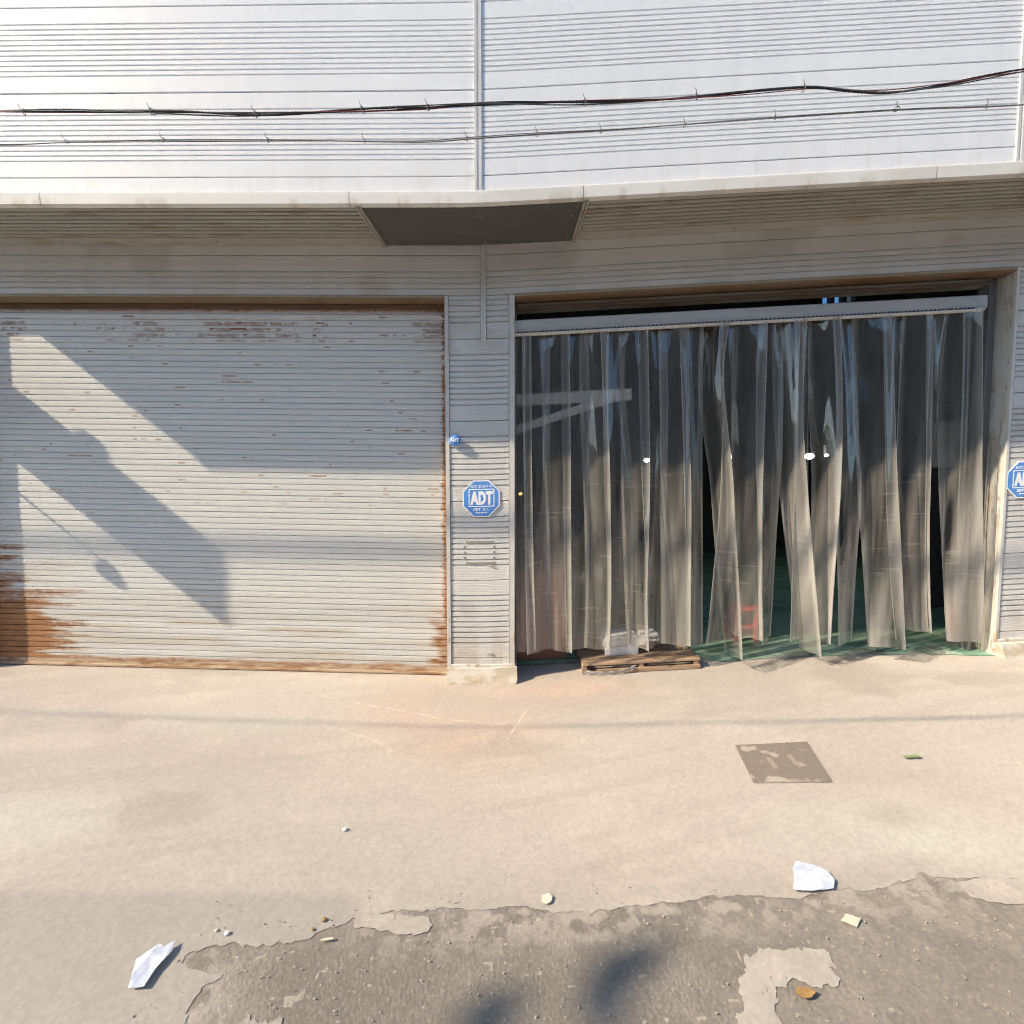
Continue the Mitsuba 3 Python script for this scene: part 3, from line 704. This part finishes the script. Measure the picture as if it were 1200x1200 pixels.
TB = thing('work_table', 'work table with a pale wooden top inside the left part of the doorway', 'table')
MB().box(.62, 2.1, 6.4, 7.1, .74, .77, ch=.004).build(TB + '__tabletop', 'wood')
for x in (.66, 2.0):
    for y in (6.45, 7.0): MB().box(x, x + .05, y, y + .05, .012, .74).build(TB + '__leg', 'dark_steel')
thingbox('paper_stack', 'small pale stack lying on the left end of the work table', 'paper stack', .68, .98, 6.42, 6.62, .772, .83, 'cream')
thingbox('small_box', 'small cream box standing on the work table right of the paper stack', 'box', 1.06, 1.15, 6.42, 6.55, .772, .90, 'cream')
BK = thing('wall_bracket', 'white steel wall bracket with a diagonal brace behind the upper left strips', 'bracket')
b = MB(); b.box(-.28, 1.32, 5.72, 5.80, 2.90, 3.02); b.build(BK + '__arm', 'white_steel')
b = MB(); b.add(*(lambda m: (m.vertices, m.faces))(trimesh.creation.box(bounds=[[-.28, 5.73, 0], [1.18, 5.79, .09]])))
v = b.v[0]; v[:, 2] += 2.50 + (v[:, 0] + .28) * .275; b.build(BK + '__brace', 'white_steel')
ST = thing('stool', 'red plastic stool on the green floor behind the strips', 'stool')
m = trimesh.creation.box(bounds=[[2.66, 6.0, .38], [2.95, 6.28, .42]]); MB().mesh(m).build(ST + '__seat', 'red_plastic')
for x in (2.67, 2.90):
    for y in (6.01, 6.23):
        MB().box(x, x + .045, y, y + .045, .011, .38).build(ST + '__leg', 'red_plastic')
MB().box(2.715, 2.90, 6.015, 6.035, .16, .20).build(ST + '__rung', 'red_plastic')
FE = thing('fire_extinguisher', 'red fire extinguisher on the floor just inside the right jamb', 'fire extinguisher')
def lathe(prof, x, y, z, n=20):
    P = []; 
    for r_, h_ in prof:
        for k in range(n): P.append((x + r_ * math.cos(6.2832 * k / n), y + r_ * math.sin(6.2832 * k / n), z + h_))
    F = [(i * n + k, i * n + (k + 1) % n, (i + 1) * n + (k + 1) % n, (i + 1) * n + k) for i in range(len(prof) - 1) for k in range(n)]
    return MB().add(P, F)
lathe([(0, .0), (.055, .0), (.06, .01), (.06, .30), (.05, .335), (.022, .355), (.022, .37), (0, .37)], 5.17, 5.90, .012).build(FE + '__cylinder', 'red_plastic', smooth=40)
MB().box(5.14, 5.25, 5.885, 5.915, .385, .41, ch=.004).build(FE + '__handle', 'black_rubber')
MB().tube([(5.19, 5.88, .38), (5.235, 5.85, .34), (5.235, 5.845, .2), (5.23, 5.85, .1)], .009, 8).build(FE + '__hose', 'black_rubber')
def lamp(x, y, z, r, power, lab, col=(1, 1, .95)):
    key = thing('hanging_lamp', lab, 'lamp')
    lathe([(.02, .2), (.05, .18), (r * 1.25, r * .75), (r * 1.22, r * .7)], x, y, z).build(key + '__lamp_shade', 'dark_steel', smooth=40)
    MB().tube([(x, y, z + .15), (x, y, 7.19)], .008, 6).build(key + '__cord', 'black_rubber')
    m = trimesh.creation.icosphere(3, r); m.apply_scale([1, 1, .7]); v = lay(np.array(m.vertices) + [x, y, z])
    k2 = key + '__bulb'
    scene[k2] = mikit.ply((v, m.faces), 'white_paint', smooth=True, emitter={'type': 'area', 'radiance': {'type': 'rgb', 'value': [power * q for q in col]}})
lamp(2.36, 9.0, 2.30, .05, 9, 'bright lamp glowing behind the middle of the strip curtain')
lamp(5.20, 9.0, 2.22, .075, 9, 'larger of two bright lamps glowing close together behind the right strips')
lamp(5.50, 9.0, 2.22, .034, 9, 'smaller lamp right of its larger twin behind the strips')
lamp(.15, 9.0, 1.83, .035, .5, 'dim amber lamp behind the leftmost strip', (1, .55, .15))
CB = thing('wall_cabinet', 'pale wall cabinet behind the right strips', 'cabinet')
MB().box(5.66, 6.0, 6.75, 6.99, 1.95, 2.55, ch=.01).build(CB + '__body', 'white_steel'); MB().box(5.67, 5.99, 6.735, 6.75, 1.97, 2.53, ch=.004).build(CB + '__door', 'white_steel')
MB().box(5.3, 9.6, 7.0, 7.06, 0.01, 4.5).build(W + '__inner_partition', 'inner_wall')

# ------------------------------------------------------------------ signs
def text_poly(t, h, bold=.0):
    m = meshkit.text_mesh(t, h, .002, True); tri = m.vertices[m.faces][np.abs(m.face_normals[:, 2] - 1) < 1e-3]
    return unary_union([Polygon(q[:, :2]).buffer(1e-6) for q in tri]).buffer(bold)
def centre(poly, x, z, sx=1.0, w=None):
    a, b_, c_, d_ = poly.bounds
    if w: sx = w / (c_ - a)
    poly = affinity.translate(poly, -(a + c_) / 2, -(b_ + d_) / 2); poly = affinity.scale(poly, sx, 1.0, origin=(0, 0)); return affinity.translate(poly, x, z)
G_ = {  # strokes of the letters on a 10 x 10 field
 'bo': [[(2, 9), (2, 4.6), (8, 4.6), (8, 9)], [(2, 7), (8, 7)], [(5, 4.6), (5, 1.6)], [(.5, 1.6), (9.5, 1.6)]],
 'an': [[(3.2, 9.2), (1.5, 7.4), (3.2, 5.4), (5, 7.4), (3.2, 9.2)], [(7.6, 9.5), (7.6, 3.6)], [(7.6, 6.6), (9.6, 6.6)], [(2, 3.6), (2, .8), (8.6, .8)]],
 'gyeong': [[(1, 9), (5, 9), (2, 4.8)], [(5, 7.8), (8, 7.8)], [(5, 6.1), (8, 6.1)], [(8, 9.6), (8, 4.4)], [(5.5, 4), (3.6, 2.2), (5.5, .5), (7.4, 2.2), (5.5, 4)]],
 'bi': [[(1.5, 9), (1.5, 2), (5.5, 2), (5.5, 9)], [(1.5, 5.6), (5.5, 5.6)], [(8.4, 9.6), (8.4, .6)]],
 'gu': [[(1.5, 9), (8.3, 9), (7.6, 5.2)], [(.5, 4.2), (9.5, 4.2)], [(5, 4.2), (5, .5)]],
 'yeok': [[(3, 9.2), (1.3, 7.4), (3, 5.4), (4.7, 7.4), (3, 9.2)], [(4.9, 8.2), (7.8, 8.2)], [(4.9, 6.4), (7.8, 6.4)], [(7.8, 9.6), (7.8, 4.6)], [(2, 3.6), (7.8, 3.6), (7.6, .5)]],
 'kaep': [[(1, 9), (4.4, 9), (2, 4.8)], [(1.6, 7), (4, 7)], [(6.2, 9.5), (6.2, 4.6)], [(8.6, 9.5), (8.6, 4.6)], [(6.2, 7), (8.6, 7)], [(1.5, 3.6), (8.6, 3.6)], [(3.6, 3.6), (3.6, .6)], [(6.5, 3.6), (6.5, .6)], [(1.2, .6), (9, .6)]],
 'seu': [[(5, 9.4), (4.6, 7), (1.4, 4.4)], [(4.8, 7.4), (8.6, 4.4)], [(.5, 1.8), (9.5, 1.8)]],
}
def hangul(keys, h):
    out = []
    for i, k in enumerate(keys):
        for ln in G_[k]: out.append(affinity.translate(affinity.scale(LineString(ln).buffer(.62, cap_style=2), h / 10, h / 10, origin=(0, 0)), i * h * 1.08, 0))
    return unary_union(out)
def octagon(R_, s=.414):
    a = R_ * s
    return Polygon([(-a, R_), (a, R_), (R_, a), (R_, -a), (a, -R_), (-a, -R_), (-R_, -a), (-R_, a)])
def security_sign(xc, zc, R_, lab):
    key = thing('security_sign', lab, 'sign', None)
    def on(w0):  # plate coordinates -> wall
        return lambda v: np.column_stack([xc + v[:, 0], YF - .006 - v[:, 2], zc + v[:, 1]])
    MB().plate(octagon(R_), 0, .006, on(0)).build(key + '__rim', 'white_paint')
    MB().plate(octagon(R_ * .935), .004, .0075, on(0)).build(key + '__plate', 'blue_paint')
    s = R_ / .187
    fr = sbox(-.127 * s, -.083 * s, .133 * s, .098 * s); fr = fr.difference(sbox(-.118 * s, -.074 * s, .124 * s, .089 * s))
    MB().plate(fr, .0065, .0088, on(0)).build(key + '__frame', 'white_paint')
    t = centre(text_poly('ADT', .118 * s, .006 * s), .004 * s, .006 * s, w=.226 * s)
    MB().plate(t, .0065, .0092, on(0)).build(key + '__lettering', 'white_paint')
    t = centre(hangul(['bo', 'an', 'gyeong', 'bi', 'gu', 'yeok'], .034 * s), .0, .124 * s)
    MB().plate(t, .0065, .0088, on(0)).build(key + '__lettering', 'white_paint')
    t = centre(text_poly('ADT', .026 * s, .001), -.045 * s, 0); u = centre(hangul(['kaep', 'seu'], .03 * s), .045 * s, 0)
    MB().plate(affinity.translate(unary_union([t, u]), .0, -.108 * s), .0065, .0088, on(0)).build(key + '__lettering', 'white_paint')
    MB().plate(sbox(-.055 * s, -.147 * s, .06 * s, -.137 * s), .0065, .0088, on(0)).build(key + '__lettering', 'white_paint')
    b = MB(); b.box(xc - .08, xc + .08, YF - .006, YF + .01, zc + .05, zc + .07); b.build(key + '__mount', 'white_paint')
security_sign(-.312, 1.903, .187, 'blue octagonal security sign with white letters on the middle pier')
security_sign(5.19, 1.813, .187, 'blue octagonal security sign with white letters on the right pier, cut by the picture edge')
SI = thing('alarm_dome', 'small round blue alarm unit on the door trim above the octagonal sign', 'alarm unit')
def disc(r0, prof, xc, zc):
    n = 20; P = []
    for r_, d_ in prof:
        for k in range(n): P.append((xc + r_ * math.cos(6.2832 * k / n), YF - d_, zc + r_ * math.sin(6.2832 * k / n)))
    return MB().add(P, [(i * n + k, i * n + (k + 1) % n, (i + 1) * n + (k + 1) % n, (i + 1) * n + k) for i in range(len(prof) - 1) for k in range(n)])
disc(0, [(.045, .0), (.045, .012), (.056, .014), (.058, .03), (.054, .052), (.044, .066), (.028, .074), (.012, .077), (.0, .0775)], -.574, 2.487).build(SI + '__dome', 'blue_paint', smooth=35)
t = centre(text_poly('ADT', .030, .0015), 0, 0)
MB().plate(t, 0, .004, lambda v: np.column_stack([-.574 + v[:, 0], YF - .0755 - v[:, 2], 2.492 + v[:, 1]])).build(SI + '__emblem', 'white_paint')

# ------------------------------------------------------------------ cables across the street front
def cable(name, pts, r, y, lab, mats, ties, cat='cable'):
    key = thing(name, lab, cat)
    P = np.array(pts); xs_ = np.linspace(-13.5, 13.5, 700)
    f0 = PchipInterpolator(np.concatenate([[-14], P[:, 0], [14]]), np.concatenate([[P[0, 1] + .35], P[:, 1], [P[-1, 1] + .45]]))
    zc = f0(xs_)
    for i, (mt, rr, amp, fr, ph) in enumerate(mats):
        pl = np.column_stack([xs_, y + amp * np.cos(fr * xs_ + ph), zc + amp * np.sin(fr * xs_ + ph)])
        MB().tube(pl, rr, 7).build(key + '__strand', mt, smooth=True)
    for x in ties:
        z = float(f0(x)); a = rng.uniform(-.4, .4)
        b = MB(); b.tube([(x + .022 * math.cos(q) * math.sin(a), y + (r + .004) * math.cos(q), z + (r + .004) * math.sin(q)) for q in np.linspace(0, 6.2832, 13)], .0018, 5, False)
        b.tube([(x, y - r, z), (x - .006, y - r - .008, z + .012), (x - .011, y - r - .01, z + .024)], .0016, 5)
        b.build(key + '__tie', 'tie_plastic')
CAB1 = [(-2.312, 3.727), (-1.956, 3.732), (-1.604, 3.726), (-1.139, 3.712), (-0.66, 3.726), (-0.376, 3.733), (-0.15, 3.74), (0.3, 3.724), (0.563, 3.721), (0.806, 3.723), (1.068, 3.727), (1.281, 3.73), (1.499, 3.707), (1.63, 3.697), (1.872, 3.712), (2.058, 3.735), (2.243, 3.757)]
CAB2 = [(-2.32, 3.605), (-2.022, 3.614), (-1.57, 3.619), (-1.104, 3.617), (-0.643, 3.61), (-0.377, 3.605), (-0.188, 3.612), (0.113, 3.616), (0.395, 3.615), (0.752, 3.621), (1.172, 3.632), (1.708, 3.639), (2.251, 3.628)]
cable('cable_bundle', CAB1, .009, 2.36, 'thick twisted black cable bundle with ties across the upper wall', [('cable_black', .0037, .0042, 7.0, 0), ('cable_black', .0033, .0046, 5.3, 2.2), ('cable_grey', .0026, .0080, 3.7, 4.0), ('cable_red', .0018, .0065, 4.4, 1.0)],
      [-2.2, -1.61, -1.14, -.66, -.37, .32, .81, 1.28])
cable('thin_cable', CAB2, .005, 2.385, 'thin grey cable with ties running just below the thick cable bundle', [('cable_pale', .0028, .002, 3.0, 0), ('cable_pale', .0020, .005, 2.0, 2.0)],
      [-2.03, -1.58, -1.1, -.66, -.2, .113, .397, .77, 1.17, 1.71, 2.11])

# ------------------------------------------------------------------ things on the ground
CO = thing('inspection_cover', 'dark square steel cover set in the apron, half covered with dust', 'cover')
cov = Polygon([(1.681, 3.717), (2.203, 3.715), (2.085, 3.228), (1.60, 3.26)])
b = MB(); b.sheet(cov, .0095, .2); b.build(CO + '__plate', 'cover_steel')
ring = cov.buffer(.008, join_style=2).difference(cov); MB().sheet(ring, .0085, .2).build(CO + '__rim', 'cover_steel')
for (x0, y0) in ((1.80, 3.40), (1.96, 3.42)):
    sl = Polygon([(x0, y0), (x0 + .022, y0), (x0 + .036, y0 + .13), (x0 + .014, y0 + .13)]).buffer(.006); MB().sheet(sl, .0125, .2).build(CO + '__grip', 'residue')
def sheet_paper(name, pts, lab, mat, cat, amp=.018, seed=0, h=.014):
    key = thing(name, lab, cat)
    poly = Polygon(pts)
    x0, y0, x1, y1 = poly.bounds; s = min(.012, (x1 - x0) / 8)
    b = MB()
    tv, tf = trimesh.creation.triangulate_polygon(poly, engine='earcut')
    m = trimesh.Trimesh(np.column_stack([tv, np.zeros(len(tv))]), tf).subdivide_to_size(max(s, .006)); v = np.array(m.vertices)
    d = meshkit.fbm(np.column_stack([v[:, :2] * 9, np.full(len(v), seed)]), 4, seed)
    ridge = np.abs(meshkit.noise(np.column_stack([v[:, :2] * 13 + 7, np.full(len(v), seed + 3.)]), seed) - .5) * 2
    v[:, 2] = h + amp * (d - .3) * 1.6 + amp * .7 * (1 - ridge)
    b.add(v, m.faces).build(key, mat, smooth=False, numbered=False); return key
sheet_paper('paper_sheet', [(-1.563, 1.919), (-1.622, 2.046), (-1.564, 2.113), (-1.54, 2.10), (-1.511, 2.132), (-1.490, 2.083), (-1.505, 1.997), (-1.50, 1.926)], 'crumpled white paper lying on the asphalt edge at the lower left', 'paper', 'paper', .010, 3)
sheet_paper('paper_sheet', [(1.366, 2.37), (1.405, 2.43), (1.435, 2.50), (1.478, 2.548), (1.535, 2.522), (1.605, 2.482), (1.60, 2.42), (1.565, 2.37), (1.46, 2.358)], 'creased white paper sheet lying where the apron meets the road', 'paper', 'paper', .010, 8)
sheet_paper('paper_scrap', [(1.49, 2.20), (1.535, 2.235), (1.585, 2.205), (1.54, 2.165)], 'small square cream scrap on the asphalt below the creased sheet', 'cream', 'scrap', .004, 2, .008)
sheet_paper('paper_scrap', [(.142, 2.385), (.15, 2.42), (.18, 2.432), (.2, 2.405), (.19, 2.375), (.165, 2.365)], 'crumpled whitish scrap on the apron edge near the middle', 'cream', 'scrap', .010, 5, .008)
sheet_paper('fallen_leaf', [(1.11, 1.885), (1.13, 1.91), (1.165, 1.905), (1.19, 1.88), (1.16, 1.862), (1.13, 1.862)], 'orange dry leaf on the ragged beige patch', 'leaf_orange', 'leaf', .012, 1, .01)
for i, (x, y) in enumerate(((2.745, 3.44), (2.80, 3.44))):
    sheet_paper('fallen_leaf', [(x - .035, y - .004), (x - .01, y + .018), (x + .03, y + .010), (x + .036, y - .006), (x, y - .02)], ['left of two small green leaves on the apron right of the steel cover', 'right of two small green leaves on the apron right of the steel cover'][i], 'leaf_green', 'leaf', .012, 4 + i, .010)
sheet_paper('paper_scrap', [(-.868, 2.166), (-.86, 2.178), (-.815, 2.19), (-.81, 2.178)], 'narrow cream stub on the asphalt left of the oval patch', 'cream', 'scrap', .005, 6, .01)
def pebble(x, y, r, mat, lab, grp=None):
    key = thing('pebble', lab, 'pebble', grp); m = trimesh.creation.icosphere(2, r); v = np.array(m.vertices); v *= (1 + .5 * (meshkit.noise(v / r * 1.3 + x * 7, 3)[:, None] - .5)); v[:, 2] *= .6
    MB().add(v + [x, y, .006 + r * .45], m.faces).build(key, mat, smooth=True, numbered=False)
pebble(-.997, 2.906, .014, 'white_paint', 'white pebble alone on the middle of the apron')
pebble(-.891, 2.285, .011, 'leaf_orange', 'orange yellow pebble at the apron edge left of the oval patch')
pebble(-.925, 2.232, .008, 'leaf_orange', 'smaller ochre pebble just left of the orange yellow one')
pebble(-1.308, 2.193, .011, 'white_paint', 'white pebble on the apron above the crumpled lower left paper, right one of a pair')
pebble(-1.365, 2.208, .008, 'cream', 'cream pebble on the apron above the crumpled lower left paper, left one of a pair')
# grit
gb = MB()
for i in range(420):
    if i < 300: x, y = nrg.uniform(-1.5, 2.9), nrg.uniform(1.6, 2.5)
    else: x, y = nrg.uniform(-4, 4.5), nrg.uniform(2.3, 5.0)
    r_ = nrg.uniform(.002, .0055); m = trimesh.creation.icosphere(0, r_); gb.add(np.array(m.vertices) * nrg.uniform(.6, 1.3, (12, 1)) * [1, 1, .7] + [x, y, .006 + r_ * .4], m.faces)
gb.build('grit', 'grit_stone'); labels['grit'] = {'label': 'loose pale grit scattered over road and apron', 'kind': 'stuff', 'category': 'grit'}

# ------------------------------------------------------------------ beyond the frame: what throws the shadows
PS = thing('projecting_sign', 'plain panel sign projecting from the left end of the wall', 'sign')
m = trimesh.creation.box(bounds=[[-6.08, 4.195, 2.82], [-6.02, 5.24, 3.585]]); MB().mesh(m).build(PS + '__panel', 'white_steel')
lathe([(0, .0), (.06, .0), (.075, .05), (.05, .13), (0, .14)], -6.05, 4.74, 3.59).build(PS + '__lamp_cap', 'dark_steel')
WL = thing('wall_lamp', 'small lamp on a thin arm below the projecting sign', 'lamp')
MB().tube([(-6.05, 5.25, 2.47), (-6.05, 4.95, 2.46), (-6.05, 4.70, 2.44)], .013, 8).build(WL + '__arm', 'dark_steel')
lathe([(0, .0), (.065, .0), (.07, .02), (.035, .14), (0, .15)], -6.05, 4.69, 2.31).build(WL + '__lamp_shade', 'dark_steel')
SL = thing('added_street_lamp', 'tall unseen street lamp added across the road to cast the blurry ground shadows', 'street lamp')  # unseen two-headed lamp, invented to cast the blurred shadows on the asphalt
LX = -8.25
b = MB(); b.tube([(LX - .25, -4.33, 0), (LX - .25, -4.33, 6.6)], [.09, .06], 10); b.build(SL + '__pole', 'lamp_post', smooth=40, bent=False)
b = MB(); b.tube([(LX - .25, -4.33, 6.6), (LX - .22, -4.03, 6.9), (LX - .2, -3.13, 7.05), (LX - .2, -2.03, 7.08), (LX - .2, -1.33, 7.05)], .042, 8); b.build(SL + '__arm', 'lamp_post', smooth=True, bent=False)
b = MB(); b.tube([(LX - .25, -1.33, 7.05), (LX - .1, -1.15, 7.03), (LX + .15, -1.03, 7.0)], [.06, .10, .05], 10); b.build(SL + '__head', 'lamp_post', smooth=True, bent=False)
b = MB(); b.tube([(LX - .2, -1.83, 7.06), (LX - .5, -1.63, 7.06), (LX - .7, -1.4, 7.04)], .04, 8); b.build(SL + '__arm', 'lamp_post', smooth=True, bent=False)
b = MB(); b.tube([(LX - .72, -1.44, 7.03), (LX - .66, -1.30, 7.02), (LX - .52, -1.24, 7.0)], [.06, .09, .05], 10); b.build(SL + '__head', 'lamp_post', smooth=True, bent=False)
OB = thing('added_opposite_building', 'plain grey unseen building added across the road to darken the curtain reflections', 'building')  # unseen, added so the strips reflect something darker than sky
ow = []
for fz in (1.2, 4.4):
    for x in np.arange(-16, 17, 3.2): ow.append((x, fz, x + 1.8, fz + 1.5))
poly = sbox(-20, 0, 22, 7.6)
for h_ in ow: poly = poly.difference(sbox(*h_))
MB().plate(poly, -8.3, -8.0, lambda v: v[:, [0, 2, 1]]).build(OB + '__wall', 'opposite_wall', bent=False)
m = trimesh.creation.box(bounds=[[-20, -18, 0], [22, -8.6, 7.5]]); MB().mesh(m).build(OB + '__inner_frame', 'core_dark', bent=False)
m = trimesh.creation.box(bounds=[[-20.2, -18, 7.6], [22.2, -7.8, 7.85]]); MB().mesh(m).build(OB + '__roof', 'opposite_wall', bent=False)
for h_ in ow:
    m = trimesh.creation.box(bounds=[[h_[0], -8.16, h_[1]], [h_[2], -8.14, h_[3]]]); k = MB().mesh(m).build(OB + '__window', 'opposite_glass', bent=False)
    m = trimesh.creation.box(bounds=[[(h_[0] + h_[2]) / 2 - .03, -8.13, h_[1]], [(h_[0] + h_[2]) / 2 + .03, -8.08, h_[3]]]); MB().mesh(m).build(k + '__frame', 'white_steel', bent=False)
OC = thing('service_cable', 'thick service cable high over the road', 'cable')
xs_ = np.linspace(-14, 14, 60); MB().tube(np.column_stack([xs_, np.full(60, 2.5), 7.05 + .0 * xs_]), .045, 8).build(OC, 'cable_black', numbered=False)
